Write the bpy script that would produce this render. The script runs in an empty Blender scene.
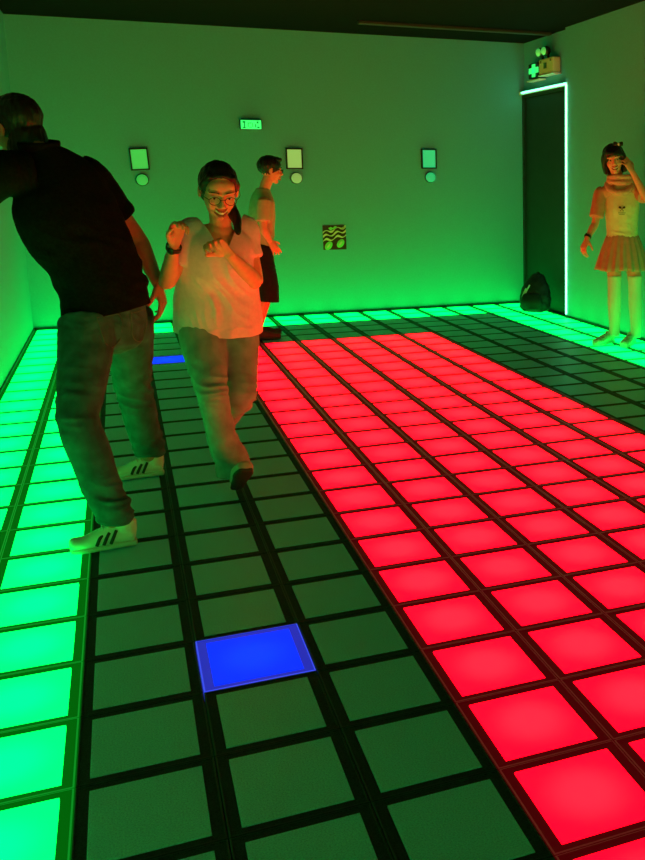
import bpy, bmesh, math, random
from mathutils.bvhtree import BVHTree
from mathutils import Vector as V, Matrix, noise
random.seed(3)
SC = bpy.context.scene
COL = SC.collection
PI = math.pi

# ------------------------------------------------------------------ camera
CAM = V((0.8112, -10.4083, 1.4))
yaw, pitch, roll = 0.4157, 0.1776, -0.0021
cd = bpy.data.cameras.new('camera'); cam = bpy.data.objects.new('camera', cd); COL.objects.link(cam)
F_ = V((math.sin(yaw)*math.cos(pitch), math.cos(yaw)*math.cos(pitch), -math.sin(pitch)))
R_ = V((math.cos(yaw), -math.sin(yaw), 0)); U_ = R_.cross(F_)
R2 = R_*math.cos(roll)+U_*math.sin(roll); U2 = -R_*math.sin(roll)+U_*math.cos(roll)
cam.matrix_world = Matrix(((R2.x, U2.x, -F_.x, CAM.x), (R2.y, U2.y, -F_.y, CAM.y), (R2.z, U2.z, -F_.z, CAM.z), (0, 0, 0, 1)))
cd.sensor_fit = 'HORIZONTAL'; cd.sensor_width = 36; cd.lens = 983.1/645*36
cd.shift_x = -234.2/645; cd.shift_y = -74.9/645; cd.clip_start = 0.05
SC.camera = cam
# ------------------------------------------------------------------ world and exposure
w = bpy.data.worlds.new('world'); SC.world = w; w.use_nodes = True
w.node_tree.nodes['Background'].inputs[0].default_value = (0.02, 0.03, 0.02, 1)
w.node_tree.nodes['Background'].inputs[1].default_value = 0.0
vs = SC.view_settings
vs.view_transform = 'Standard'; vs.look = 'None'; vs.gamma = 1; vs.use_curve_mapping = False; vs.exposure = 0.12
SC.cycles.use_denoising = True
SC.cycles.max_bounces = 8; SC.cycles.diffuse_bounces = 5
SC.cycles.sample_clamp_indirect = 6

# ------------------------------------------------------------------ materials
def nn(nt, t, **k):
    n = nt.nodes.new(t)
    for a, b in k.items(): setattr(n, a, b)
    return n
def mat(name, col, rough=0.6, spec=0.3, metal=0.0, nscale=0, namp=0.0, bump=0.0, bscale=200, emis=None, estr=0.0, stretch=None, sheen=0.0):
    m = bpy.data.materials.new(name); m.use_nodes = True; nt = m.node_tree
    b = nt.nodes['Principled BSDF']
    b.inputs['Base Color'].default_value = (*col, 1); b.inputs['Roughness'].default_value = rough
    b.inputs['Specular IOR Level'].default_value = spec; b.inputs['Metallic'].default_value = metal
    if sheen: b.inputs['Sheen Weight'].default_value = sheen
    tc = nn(nt, 'ShaderNodeTexCoord'); co = tc.outputs['Object']
    if stretch:
        mp = nn(nt, 'ShaderNodeMapping'); mp.inputs['Scale'].default_value = stretch; nt.links.new(co, mp.inputs[0]); co = mp.outputs[0]
    if nscale:
        n = nn(nt, 'ShaderNodeTexNoise'); n.inputs['Scale'].default_value = nscale; n.inputs['Detail'].default_value = 4
        nt.links.new(co, n.inputs['Vector'])
        r = nn(nt, 'ShaderNodeMapRange'); r.inputs['From Min'].default_value = .3; r.inputs['From Max'].default_value = .7
        r.inputs['To Min'].default_value = 1-namp; r.inputs['To Max'].default_value = 1+namp
        nt.links.new(n.outputs['Fac'], r.inputs['Value'])
        mx = nn(nt, 'ShaderNodeMix', data_type='RGBA', blend_type='MULTIPLY'); mx.inputs[0].default_value = 1
        mx.inputs[6].default_value = (*col, 1); nt.links.new(r.outputs[0], mx.inputs[7]); nt.links.new(mx.outputs[2], b.inputs['Base Color'])
    if bump:
        n2 = nn(nt, 'ShaderNodeTexNoise'); n2.inputs['Scale'].default_value = bscale; n2.inputs['Detail'].default_value = 3
        nt.links.new(co, n2.inputs['Vector'])
        bp = nn(nt, 'ShaderNodeBump'); bp.inputs['Strength'].default_value = bump; bp.inputs['Distance'].default_value = .004
        nt.links.new(n2.outputs['Fac'], bp.inputs['Height']); nt.links.new(bp.outputs[0], b.inputs['Normal'])
    if emis:
        b.inputs['Emission Color'].default_value = (*emis, 1); b.inputs['Emission Strength'].default_value = estr
    return m
NC, NR = 16, 33
TW, TL = 0.31012, 0.33515
RX, RY, RZ = NC*TW, NR*TL, 2.8607

def led(name, edge, centre, strength, r0=.1, r1=.42):
    """backlit opal panel: the LED cluster sits under the panel's middle"""
    m = bpy.data.materials.new(name); m.use_nodes = True; nt = m.node_tree; b = nt.nodes['Principled BSDF']
    b.inputs['Base Color'].default_value = (.03, .03, .03, 1); b.inputs['Roughness'].default_value = .5; b.inputs['Specular IOR Level'].default_value = .12
    g = nn(nt, 'ShaderNodeNewGeometry'); s = nn(nt, 'ShaderNodeSeparateXYZ'); nt.links.new(g.outputs['Position'], s.inputs[0])
    def M(op, a, b_=None):
        n = nn(nt, 'ShaderNodeMath', operation=op)
        for i, v in enumerate((a, b_)):
            if v is None: continue
            if isinstance(v, (int, float)): n.inputs[i].default_value = v
            else: nt.links.new(v, n.inputs[i])
        return n.outputs[0]
    dx = M('SUBTRACT', M('FRACT', M('DIVIDE', s.outputs[0], TW)), .5)
    dy = M('SUBTRACT', M('FRACT', M('DIVIDE', s.outputs[1], TL)), .5)
    d = M('SQRT', M('ADD', M('MULTIPLY', dx, dx), M('MULTIPLY', dy, dy)))
    mr = nn(nt, 'ShaderNodeMapRange', interpolation_type='SMOOTHSTEP'); nt.links.new(d, mr.inputs[0])
    mr.inputs[1].default_value = r0; mr.inputs[2].default_value = r1; mr.inputs[3].default_value = 1; mr.inputs[4].default_value = 0
    mx = nn(nt, 'ShaderNodeMix', data_type='RGBA'); nt.links.new(mr.outputs[0], mx.inputs[0])
    mx.inputs[6].default_value = (*edge, 1); mx.inputs[7].default_value = (*centre, 1)
    nt.links.new(mx.outputs[2], b.inputs['Emission Color']); b.inputs['Emission Strength'].default_value = strength
    return m
M_LED = {'g': led('led_green', (0.0, 1.0, .060), (0.0, 1.0, .090), 3.9),
         'r': led('led_red', (1.0, 0.0, .0065), (1.0, .004, .0115), 5.0),
         'b': led('led_blue', (.002, .022, 1.0), (.003, .035, 1.0), 1.3),
         'd': mat('opal_panel_unlit', (.36, .80, 1.0), .42, .4, nscale=260, namp=.22)}
M_BEZ = {'g': mat('bezel_green_spill', (.006, .012, .006), .6, .12, emis=(0, 1, .02), estr=.11),  # panel light leaking into the border, put into the bezels as weak emission
         'r': mat('bezel_red_spill', (.006, .004, .004), .6, .10, emis=(1, 0, .02), estr=.05),
         'b': mat('bezel_blue_spill', (.02, .02, .03), .35, .5, emis=(.03, .05, 1), estr=.42),
         'd': mat('bezel_dark', (.028, .036, .034), .6, .18, nscale=300, namp=.6)}
M_RIM = {'g': mat('rim_green_spill', (.03, .05, .03), .3, .4, emis=(.01, 1, .06), estr=.24),  # bright edge line from the panel's leaked light, also put in as emission
         'r': mat('rim_red_spill', (.03, .03, .03), .3, .4, emis=(1, .08, .06), estr=.085),
         'b': mat('rim_blue_spill', (.1, .1, .12), .3, .5, emis=(.05, .08, 1), estr=.8),
         'd': mat('rim_dark', (.03, .035, .03), .4, .4)}
m_wall = mat('wall_paint', (.13, .52, .70), .75, .2, nscale=60, namp=.05, bump=.25, bscale=120)
m_ceil = mat('ceiling_black', (.005, .005, .005), .8, .1, nscale=20, namp=.3)
m_door = mat('door_dark', (.018, .045, .04), .5, .25, nscale=8, namp=.1)
m_slab = mat('subfloor_black', (.01, .01, .01), .8, .1)
m_skirt_board = mat('black_trim', (.02, .02, .02), .5, .3)

# ------------------------------------------------------------------ object helpers
def link(name, me, m=None, parent=None, smooth=False):
    o = bpy.data.objects.new(name, me); COL.objects.link(o)
    if m and not me.materials: me.materials.append(m)
    if parent:
        o.parent = parent
    if smooth:
        for p in me.polygons: p.use_smooth = True
    return o
def box(bm, x0, y0, z0, x1, y1, z1, mi=0):
    vs_ = [bm.verts.new(c) for c in ((x0, y0, z0), (x1, y0, z0), (x1, y1, z0), (x0, y1, z0), (x0, y0, z1), (x1, y0, z1), (x1, y1, z1), (x0, y1, z1))]
    for f in ((3, 2, 1, 0), (4, 5, 6, 7), (0, 1, 5, 4), (1, 2, 6, 5), (2, 3, 7, 6), (3, 0, 4, 7)):
        fc = bm.faces.new([vs_[i] for i in f]); fc.material_index = mi
def bmobj(name, bm, m, parent=None, smooth=False, off=None):
    me = bpy.data.meshes.new(name)
    if off is not None: bmesh.ops.translate(bm, vec=-off, verts=bm.verts)
    bm.normal_update(); bm.to_mesh(me); bm.free()
    return link(name, me, m, parent, smooth)
def empty(name, loc, label, cat, group=None):
    o = bpy.data.objects.new(name, None); COL.objects.link(o); o.location = loc; o.empty_display_size = .1
    tag(o, label, cat, group); return o
def tag(o, label, cat, group=None):
    o['label'] = label; o['category'] = cat
    if group: o['group'] = group
def structure(o): o['kind'] = 'structure'; return o
def bevel(bm, off, seg=2):
    bmesh.ops.bevel(bm, geom=list(bm.edges), offset=off, segments=seg, profile=.5, affect='EDGES')

# ------------------------------------------------------------------ floor of light tiles
def kind(c, r):
    if (c, r) in ((3, 6), (3, 22)): return 'b'
    if c < 2 or c > 13 or r < 2 or r > 30: return 'g'
    if 5 <= c < 11 and 5 <= r < 28: return 'r'
    return 'd'
bx_, by_ = 0.031, 0.027    # black border of each tile inside its edge
def tile_frame_bm(bm, ox, oy, mi_b=0, mi_r=1):
    hx, hy = TW/2-.0015, TL/2-.0015
    ix, iy = TW/2-bx_, TL/2-by_
    rings = [(hx, hy, -.03), (hx, hy, -.0012), (hx-.0014, hy-.0014, 0.0), (hx-.0038, hy-.0038, 0.0), (hx-.005, hy-.005, -.0022), (ix+.001, iy+.001, -.0022), (ix, iy, -.012)]
    prev = None
    for k, (a, b, z) in enumerate(rings):
        cur = [bm.verts.new((ox+sx*a, oy+sy*b, z)) for sx, sy in ((-1, -1), (1, -1), (1, 1), (-1, 1))]
        if prev:
            for i in range(4):
                f = bm.faces.new((prev[i], prev[(i+1) % 4], cur[(i+1) % 4], cur[i])); f.material_index = mi_r if k in (2, 3) else mi_b
        prev = cur
def tile_panel_bm(bm, ox, oy, mi=0):
    ix, iy = TW/2-bx_-.0004, TL/2-by_-.0004
    prev = None
    for a, b, z in ((ix, iy, -.012), (ix, iy, -.0012), (ix-.0012, iy-.0012, -.0002)):
        cur = [bm.verts.new((ox+sx*a, oy+sy*b, z)) for sx, sy in ((-1, -1), (1, -1), (1, 1), (-1, 1))]
        if prev:
            for i in range(4): bm.faces.new((prev[i], prev[(i+1) % 4], cur[(i+1) % 4], cur[i])).material_index = mi
        prev = cur
    bm.faces.new(prev).material_index = mi
bm = bmesh.new(); box(bm, 0, -RY, -.2, RX, 0, -.03)
floor = structure(bmobj('floor', bm, m_slab))
tm, pm = {}, {}
for k in 'grbd':
    bm = bmesh.new(); tile_frame_bm(bm, 0, 0); me = bpy.data.meshes.new('tile_frame'); bm.to_mesh(me); bm.free()
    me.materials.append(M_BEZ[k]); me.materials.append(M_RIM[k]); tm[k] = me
    bm = bmesh.new(); tile_panel_bm(bm, 0, 0); me = bpy.data.meshes.new('tile_panel'); bm.to_mesh(me); bm.free()
    me.materials.append(M_LED[k]); pm[k] = me
def in_view(c, r):
    xs = []
    for cc in (c, c+1):
        for rr in (r, r+1):
            d = V((cc*TW, -rr*TL, 0))-CAM; z = d.dot(F_)
            if z < .3: return False
            xs.append((322.5+234.2+983.1*d.dot(R2)/z, 355-983.1*d.dot(U2)/z))
    return max(x for x, y in xs) > 0 and min(x for x, y in xs) < 645 and min(y for x, y in xs) < 860
cells = [(c, r) for c in range(NC) for r in range(NR)]
seen = sorted([q for q in cells if in_view(*q)], key=lambda q: (V(((q[0]+.5)*TW, -(q[1]+.5)*TL, 0))-CAM).length)[:298]
seenset = set(seen)
LBL = {'g': 'green glowing panel', 'r': 'red glowing panel', 'b': 'blue glowing panel', 'd': 'unlit grey opal panel'}
for c, r in seen:
    k = kind(c, r)
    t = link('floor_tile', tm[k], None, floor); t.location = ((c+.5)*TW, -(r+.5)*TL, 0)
    p = link('light_panel', pm[k], None, t)
    if k != 'd': p['label'] = LBL[k]
bmf, bmp = bmesh.new(), bmesh.new(); ks = 'grbd'
for c, r in cells:
    if (c, r) in seenset: continue
    k = ks.index(kind(c, r)); ox, oy = (c+.5)*TW, -(r+.5)*TL
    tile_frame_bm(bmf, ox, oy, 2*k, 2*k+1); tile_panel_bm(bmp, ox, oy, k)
rest = bmobj('floor_tile_field', bmf, None, floor); rest['kind'] = 'stuff'
rp = bmobj('light_panel_field', bmp, None, floor); rp['kind'] = 'stuff'
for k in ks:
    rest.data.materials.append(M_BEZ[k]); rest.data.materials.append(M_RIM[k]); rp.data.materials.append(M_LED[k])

# ------------------------------------------------------------------ room shell
def shell(name, b, m=m_wall):
    bm = bmesh.new(); box(bm, *b); return structure(bmobj(name, bm, m))
shell('wall_left', (-.2, -RY-.2, -.2, 0, .2, RZ+.2))
shell('wall_back', (0, 0, -.2, RX+.3, .2, RZ+.2))
shell('wall_front', (0, -RY-.2, -.2, RX, -RY, RZ+.2))
DY, DZ, REC = -1.27, 2.325, .06
shell('wall_right', (RX, -RY-.2, -.2, RX+.25, DY+.035, RZ+.2))
shell('wall_right_recess', (RX+REC, DY+.035, DZ+.02, RX+.25, 0, RZ+.2))
shell('ceiling', (-.2, -RY-.2, RZ, RX+.3, .2, RZ+.2), m_ceil)
# dark ducting on the ceiling
bm = bmesh.new(); box(bm, 3.0, -.9, RZ-.03, RX, -.82, RZ); bevel(bm, .006)
structure(bmobj('trim_1', bm, mat('ceiling_rail', (.045, .045, .045), .5, .4)))
bm = bmesh.new(); box(bm, 0, -.02, 0, RX, 0, .022)
structure(bmobj('baseboard_back', bm, m_skirt_board))
bm = bmesh.new(); box(bm, 0, -RY, 0, .012, 0, .018)
structure(bmobj('baseboard_left', bm, m_skirt_board))
bm = bmesh.new(); box(bm, RX-.012, -RY, 0, RX, DY, .018)
structure(bmobj('baseboard_right', bm, m_skirt_board))
# door: dark leaf in the recess between the corner and the light strip
d1 = bpy.data.objects.new('door_1', None); COL.objects.link(d1); d1.location = (RX+.08, -.62, 0); structure(d1)
def dbox(name, b, m, bev=0):
    bm = bmesh.new(); box(bm, *b)
    if bev: bevel(bm, bev)
    return bmobj(name, bm, m, d1, off=d1.location)
dbox('door_leaf', (RX+.055, DY+.085, .006, RX+.10, -.05, DZ-.05), m_door, .003)
dbox('door_frame', (RX+.03, DY+.036, -.03, RX+.24, DY+.083, DZ+.0), m_door)
dbox('door_frame', (RX+.03, -.048, -.03, RX+.24, -.0, DZ+.0), m_door)
dbox('door_frame', (RX+.03, DY+.083, DZ-.048, RX+.24, -.048, DZ+.02), m_door)
dbox('threshold', (RX, DY+.036, -.03, RX+.24, -.0, .004), m_skirt_board)

# ------------------------------------------------------------------ generic solids
def basis(f, u):
    f = V(f).normalized(); u = V(u); l = u.cross(f).normalized(); u = f.cross(l)   # columns: left, forward, up
    return Matrix(((l.x, f.x, u.x), (l.y, f.y, u.y), (l.z, f.z, u.z)))
def crom(P, t):
    n = len(P)-1; i = min(int(t), n-1); s = t-i
    g = lambda k: P[max(0, min(n, k))]
    out = []
    for a, b, c, d in zip(g(i-1), g(i), g(i+1), g(i+2)):
        out.append(.5*((2*b)+(-a+c)*s+(2*a-5*b+4*c-d)*s*s+(-a+3*b-3*c+d)*s**3))
    return out
def tube(bm, pts, side=(1, 0, 0), n=16, sub=5, caps=True, round_=.6):
    """pts: (pos, a) or (pos, a, b) or (pos, a, b, side)"""
    P = []
    for q in pts:
        a = q[1]; b = q[2] if len(q) > 2 else a; s = q[3] if len(q) > 3 else side
        P.append((*q[0], a, b, *s))
    m = (len(P)-1)*sub
    S = [crom(P, i/sub) for i in range(m+1)]
    C = [V(s[:3]) for s in S]
    rings = []
    def ring(c, a, b, sd, tg):
        x = (sd-tg*sd.dot(tg))
        if x.length < 1e-4: x = tg.orthogonal()
        x.normalize(); y = tg.cross(x)
        rings.append([bm.verts.new(c+x*a*math.cos(2*PI*k/n)+y*b*math.sin(2*PI*k/n)) for k in range(n)])
    T = [(C[min(m, i+1)]-C[max(0, i-1)]).normalized() for i in range(m+1)]
    def cap(i, sg):
        s = S[i]; r = min(abs(s[3]), abs(s[4]))*round_
        for a in ((.97, .25), (.8, .6), (.45, .89)) if sg > 0 else ((.45, .89), (.8, .6), (.97, .25)):
            ring(C[i]+T[i]*sg*r*a[1], s[3]*a[0], s[4]*a[0], V(s[5:8]), T[i])
    if caps: cap(0, -1)
    for i in range(m+1): ring(C[i], S[i][3], S[i][4], V(S[i][5:8]), T[i])
    if caps: cap(m, 1)
    for A, B in zip(rings, rings[1:]):
        for k in range(n): bm.faces.new((A[k], A[(k+1) % n], B[(k+1) % n], B[k]))
    bm.faces.new(rings[0][::-1]); bm.faces.new(rings[-1])
def ell(bm, c, r, M=None, cuts=(), seg=24, origin=None):
    """ellipsoid; with M and origin, c is local to that frame. cuts: (point, normal) in the same frame, outer side removed"""
    b2 = bmesh.new(); bmesh.ops.create_uvsphere(b2, u_segments=seg, v_segments=seg*2//3, radius=1)
    for v in b2.verts: v.co = V((v.co.x*r[0], v.co.y*r[1], v.co.z*r[2]))+V(c)
    for p, nrm in cuts:
        g = bmesh.ops.bisect_plane(b2, geom=b2.verts[:]+b2.edges[:]+b2.faces[:], plane_co=p, plane_no=nrm, clear_outer=True)
        es = [e for e in g['geom_cut'] if isinstance(e, bmesh.types.BMEdge)]
        if es: bmesh.ops.holes_fill(b2, edges=es, sides=0)
    if M is not None:
        for v in b2.verts: v.co = M @ v.co+(origin or V((0, 0, 0)))
    me = bpy.data.meshes.new('t'); b2.to_mesh(me); b2.free(); bm.from_mesh(me); bpy.data.meshes.remove(me)
def fuse(bm, voxel=.005, smooth=3, disp=None):
    """union everything in bm into one continuous surface; returns a bmesh"""
    me = bpy.data.meshes.new('f'); bmesh.ops.recalc_face_normals(bm, faces=bm.faces); bm.to_mesh(me); bm.free()
    o = bpy.data.objects.new('f', me); COL.objects.link(o)
    r = o.modifiers.new('r', 'REMESH'); r.mode = 'VOXEL'; r.voxel_size = voxel; r.adaptivity = 0
    if smooth:
        s = o.modifiers.new('s', 'SMOOTH'); s.factor = .5; s.iterations = smooth
    dg = bpy.context.evaluated_depsgraph_get(); dg.update()
    m2 = bpy.data.meshes.new_from_object(o.evaluated_get(dg))
    out = bmesh.new(); out.from_mesh(m2)
    bpy.data.objects.remove(o); bpy.data.meshes.remove(me); bpy.data.meshes.remove(m2)
    if disp:
        out.normal_update()
        mv = [(v, v.normal*disp(v.co, v.normal)) for v in out.verts]
        for v, d in mv: v.co += d
    return out
def cut(bm, p, nrm):
    bmesh.ops.bisect_plane(bm, geom=bm.verts[:]+bm.edges[:]+bm.faces[:], plane_co=p, plane_no=nrm, clear_outer=True)
def cut_local(bm, p, nrm, rad):
    """cut away what lies past the plane, only within rad of p"""
    p = V(p); nrm = V(nrm).normalized()
    fs = [f for f in bm.faces if (f.calc_center_median()-p).length < rad]
    es = list({e for f in fs for e in f.edges}); vs_ = list({v for f in fs for v in f.verts})
    bmesh.ops.bisect_plane(bm, geom=vs_+es+fs, plane_co=p, plane_no=nrm)
    kill = [f for f in bm.faces if (f.calc_center_median()-p).length < rad*1.05 and (f.calc_center_median()-p).dot(nrm) > 0]
    bmesh.ops.delete(bm, geom=kill, context='FACES')
def finish(name, bm, m, parent, thick=0, smooth=True, dec=None):
    o = bmobj(name, bm, m, parent, smooth, off=V(parent.matrix_world.translation) if False else V(ROOT))
    if thick:
        s = o.modifiers.new('thick', 'SOLIDIFY'); s.thickness = thick; s.offset = -1
    return o
ROOT = (0, 0, 0)
def folds(centres, amp=.006, freq=22, direction=(0, 0, 1), wob=2.0, base=.0015):
    """cloth creases: ridges across `direction`, strongest near the given centres (pos, radius, weight)"""
    d = V(direction).normalized()
    cs = [(V(c), r, k) for c, r, k in centres]
    def f(co, no):
        wgt = sum(k*math.exp(-((co-c).length/r)**2) for c, r, k in cs)
        q = co+d*(.02*wob*noise.noise(co*6.0))
        q2 = q*5+d*(q.dot(d)*(freq*2.6-5))
        s = 1-3.2*abs(noise.noise(q2)); s = s*(.6+.8*noise.noise(co*9+V((3, 1, 2))))
        return amp*wgt*s+base*noise.noise(co*18)
    return f

# ------------------------------------------------------------------ people: heads, hands, shoes
def head_shape(bm, c, M, s=1.0, nose=1.0, smile=False, open_mouth=False):
    E = lambda p, r: ell(bm, V(p)*s, V(r)*s, M, origin=V(c))
    X = lambda p: M @ (V(p)*s)+V(c)
    E((0, -.014, .028), (.074, .092, .084)); E((0, .026, -.018), (.064, .060, .074)); E((0, .03, -.058), (.052, .046, .045))
    E((0, .056, -.094), (.024, .022, .018)); E((0, .05, .045), (.056, .036, .035))
    sd = M @ V((1, 0, 0))
    tube(bm, [(X((0, .086, .018)), .007*s), (X((0, .097, -.004)), .008*s), (X((0, .108*nose, -.024)), .0115*s)], sd, 8, 4)
    for k in (-1, 1):
        E((k*.010, .094, -.030), (.009, .011, .007)); E((k*.034, .062, -.026), (.022, .020, .022))
        E((k*.077, -.006, -.004), (.008, .018, .030)); E((k*.079, .0, .012), (.007, .014, .012))
        tube(bm, [(X((k*.052, .062, .026)), .008*s), (X((k*.03, .083, .032)), .0085*s), (X((k*.008, .088, .027)), .007*s)], sd, 8, 3)
        if smile: E((k*.036, .062, -.040), (.016, .018, .014))
    z0 = -.062 if open_mouth else -.057
    up = .006 if smile else .001
    for zz, rr, yy in ((-.050, .0052, .0), (z0-.008, .006, -.001)):
        tube(bm, [(X((-.027, .072, zz+up*1.2)), .003*s), (X((-.012, .088+yy, zz)), rr*s), (X((0, .092+yy, zz-.001)), rr*s), (X((.012, .088+yy, zz)), rr*s), (X((.027, .072, zz+up*1.2)), .003*s)], sd, 8, 3)
def face_bits(root, c, M, s, m_eye, m_brow, m_lip, m_teeth=None, smile=False, br=1.0):
    X = lambda p: M @ (V(p)*s)+V(c)
    sd = M @ V((1, 0, 0))
    for k in (-1, 1):
        bm = bmesh.new(); ell(bm, V((k*.031, .0725, .006))*s, V((.0135, .011, .0065 if smile else .009))*s, M, origin=V(c), seg=16)
        e = finish('eye', bm, m_eye, root)
        bm = bmesh.new(); ell(bm, V((k*.031, .0815, .0055))*s, V((.0055, .004, .0055))*s, M, origin=V(c), seg=12)
        finish('iris', bm, m_brow, e)
        bm = bmesh.new(); tube(bm, [(X((k*.052, .072, .029)), .0015*s*br), (X((k*.032, .0915, .037)), .0033*s*br), (X((k*.014, .094, .034)), .0026*s*br)], sd, 8, 3)
        finish('eyebrow', bm, m_brow, root)
    bm = bmesh.new()
    for zz, rr in ((-.0495, .0042), (-.071, .005)):
        tube(bm, [(X((-.027, .0745, zz+(.009 if smile else .001))), .002*s), (X((-.012, .0925, zz)), rr*s), (X((0, .0965, zz-.001)), rr*s), (X((.012, .0925, zz)), rr*s), (X((.027, .0745, zz+(.009 if smile else .001))), .002*s)], sd, 8, 3)
    finish('lips', bm, m_lip, root)
    if m_teeth:
        bm = bmesh.new(); tube(bm, [(X((-.021, .077, -.054)), .003*s, .004*s), (X((0, .092, -.059)), .004*s, .0075*s), (X((.021, .077, -.054)), .003*s, .004*s)], M @ V((0, 1, 0)), 10, 4)
        finish('teeth', bm, m_teeth, root)
def glasses(root, c, M, s, m, r=.021, thick=.0016, z=.004):
    X = lambda p: M @ (V(p)*s)+V(c)
    g = bmesh.new()
    for k in (-1, 1):
        pts = []
        for i in range(17):
            a = 2*PI*i/16; pts.append((X((k*.033+r*1.12*math.cos(a), .106-.012*abs(math.cos(a)*.5+.5*k if 0 else math.cos(a))*.3, z+r*.86*math.sin(a))), thick))
        tube(g, pts, M @ V((0, 1, 0)), 6, 1, caps=False)
        tube(g, [(X((k*(.033+r*1.1), .104, z+.006)), thick), (X((k*.079, .06, z+.008)), thick), (X((k*.082, .0, z+.006)), thick)], M @ V((0, 0, 1)), 6, 3)
    tube(g, [(X((-.010, .106, z+.004)), thick), (X((0, .109, z+.008)), thick), (X((.010, .106, z+.004)), thick)], M @ V((0, 0, 1)), 6, 3)
    return finish('glasses', g, m, root)
def hand(bm, wrist, d, pn, thumb, s=1.0, curl=(35, 40, 45, 50), spread=.10, tcurl=25, topen=.8):
    """wrist point, direction to the knuckles, palm-facing normal, thumb side sign (+1: along d x pn)"""
    d = V(d).normalized(); pn = V(pn); pn = (pn-d*pn.dot(d)).normalized(); sd = d.cross(pn)*thumb
    w = V(wrist)
    tube(bm, [(w-d*.02*s, .026*s, .019*s), (w+d*.02*s, .031*s, .016*s), (w+d*.055*s, .040*s, .0155*s), (w+d*.088*s, .041*s, .0125*s)], sd, 16, 4)
    ell(bm, (0, 0, 0), (.016*s, .030*s, .015*s), Matrix((sd, d, pn)).transposed(), origin=w+d*.038*s+sd*.022*s+pn*.009*s, seg=12)
    L = ((.044, .027, .021), (.048, .031, .023), (.045, .029, .022), (.036, .022, .019))
    for i in range(4):
        off = (1.5-i)*.0205*s
        base = w+d*(.086-.004*abs(i-1.2))*s+sd*off
        a = 0; pos = base; pts = [(pos-d*.012*s, .0092*s)]
        lean = (1.5-i)*spread
        r = (.0092, .0095, .009, .0078)[i]*s
        pts.append((pos, r))
        for j, ln in enumerate(L[i]):
            a += math.radians(curl[i])*(.9, 1.1, .8)[j]
            dirv = (d*math.cos(a)+pn*math.sin(a)+sd*lean*math.cos(a)).normalized()
            pos = pos+dirv*ln*s; pts.append((pos, r*(.94, .86, .72)[j]))
        tube(bm, pts, sd, 10, 3)
    pos = w+d*.022*s+sd*.026*s+pn*.006*s; pts = [(pos-d*.006*s, .0125*s)]
    a = 0
    for j, ln in enumerate((.036, .030, .024)):
        dirv = (d*(.62+.14*j)+sd*(topen-.25*j)+pn*(.25+math.sin(math.radians(tcurl*j)))).normalized()
        pos = pos+dirv*ln*s; pts.append((pos, (.0115, .0105, .0085)[j]*s))
    tube(bm, pts, pn, 10, 3)
def shoe(root, heel, fwd, up, m_up, m_sole, s=1.0, m_stripe=None, m_lace=None, voxel=.005, name='shoe', zs=1.0):
    M = basis(fwd, up); M = M @ Matrix.Diagonal((1, 1, zs)); X = lambda p: M @ (V((p[1], p[0], p[2]))*s)+V(heel)
    sd = M @ V((1, 0, 0))
    b = bmesh.new()
    tube(b, [(X((.03, 0, .045)), .030*s, .033*s), (X((.08, 0, .050)), .034*s, .040*s), (X((.14, 0, .047)), .039*s, .036*s), (X((.20, 0, .036)), .044*s, .027*s), (X((.248, .004, .036)), .036*s, .026*s)], sd, 20, 4)
    tube(b, [(X((.055, 0, .06)), .036*s, .046*s), (X((.05, 0, .095)), .033*s, .042*s)], sd, 16, 3, round_=.2)
    tube(b, [(X((.11, 0, .075)), .022*s, .016*s), (X((.165, 0, .062)), .022*s, .012*s)], sd, 12, 3)
    b = fuse(b, voxel, 2)
    cut(b, X((0, 0, .014)), M @ V((0, 0, -1)))
    u = finish(name, b, m_up, root)
    b = bmesh.new()
    for dz in (.012, .018):
        tube(b, [(X((.018, 0, dz)), .028*s, .011*s), (X((.08, 0, dz)), .033*s, .011*s), (X((.14, 0, dz)), .037*s, .011*s), (X((.205, 0, dz)), .044*s, .011*s), (X((.255, .004, dz+.002)), .032*s, .009*s)], sd, 20, 4)
    b = fuse(b, voxel, 1); cut(b, X((0, 0, .001)), M @ V((0, 0, -1)))
    bmesh.ops.holes_fill(b, edges=[e for e in b.edges if e.is_boundary], sides=0)
    finish('sole', b, m_sole, u)
    if m_stripe:
        for k in (-1, 1):
            for i in range(3):
                b = bmesh.new(); x = .098+.026*i
                tube(b, [(X((x+.014, k*(.0385+.001*i), .028)), .0065*s, .003*s), (X((x+.002, k*(.0375+.0015*i), .050)), .0065*s, .003*s), (X((x-.010, k*.031, .070-.005*i)), .006*s, .003*s)], M @ V((0, 1, 0)), 8, 4, round_=.4)
                finish('stripe', b, m_stripe, u)
    if m_lace:
        for i in range(4):
            b = bmesh.new(); x = .115+.019*i; z = .091-.0085*i-(.004 if i == 0 else 0)
            tube(b, [(X((x, -.020, z-.008)), .0028*s), (X((x+.004, 0, z+.001)), .003*s), (X((x, .020, z-.008)), .0028*s)], M @ V((0, 1, 0)), 6, 3)
            finish('lace', b, m_lace, u)
    return u
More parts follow.
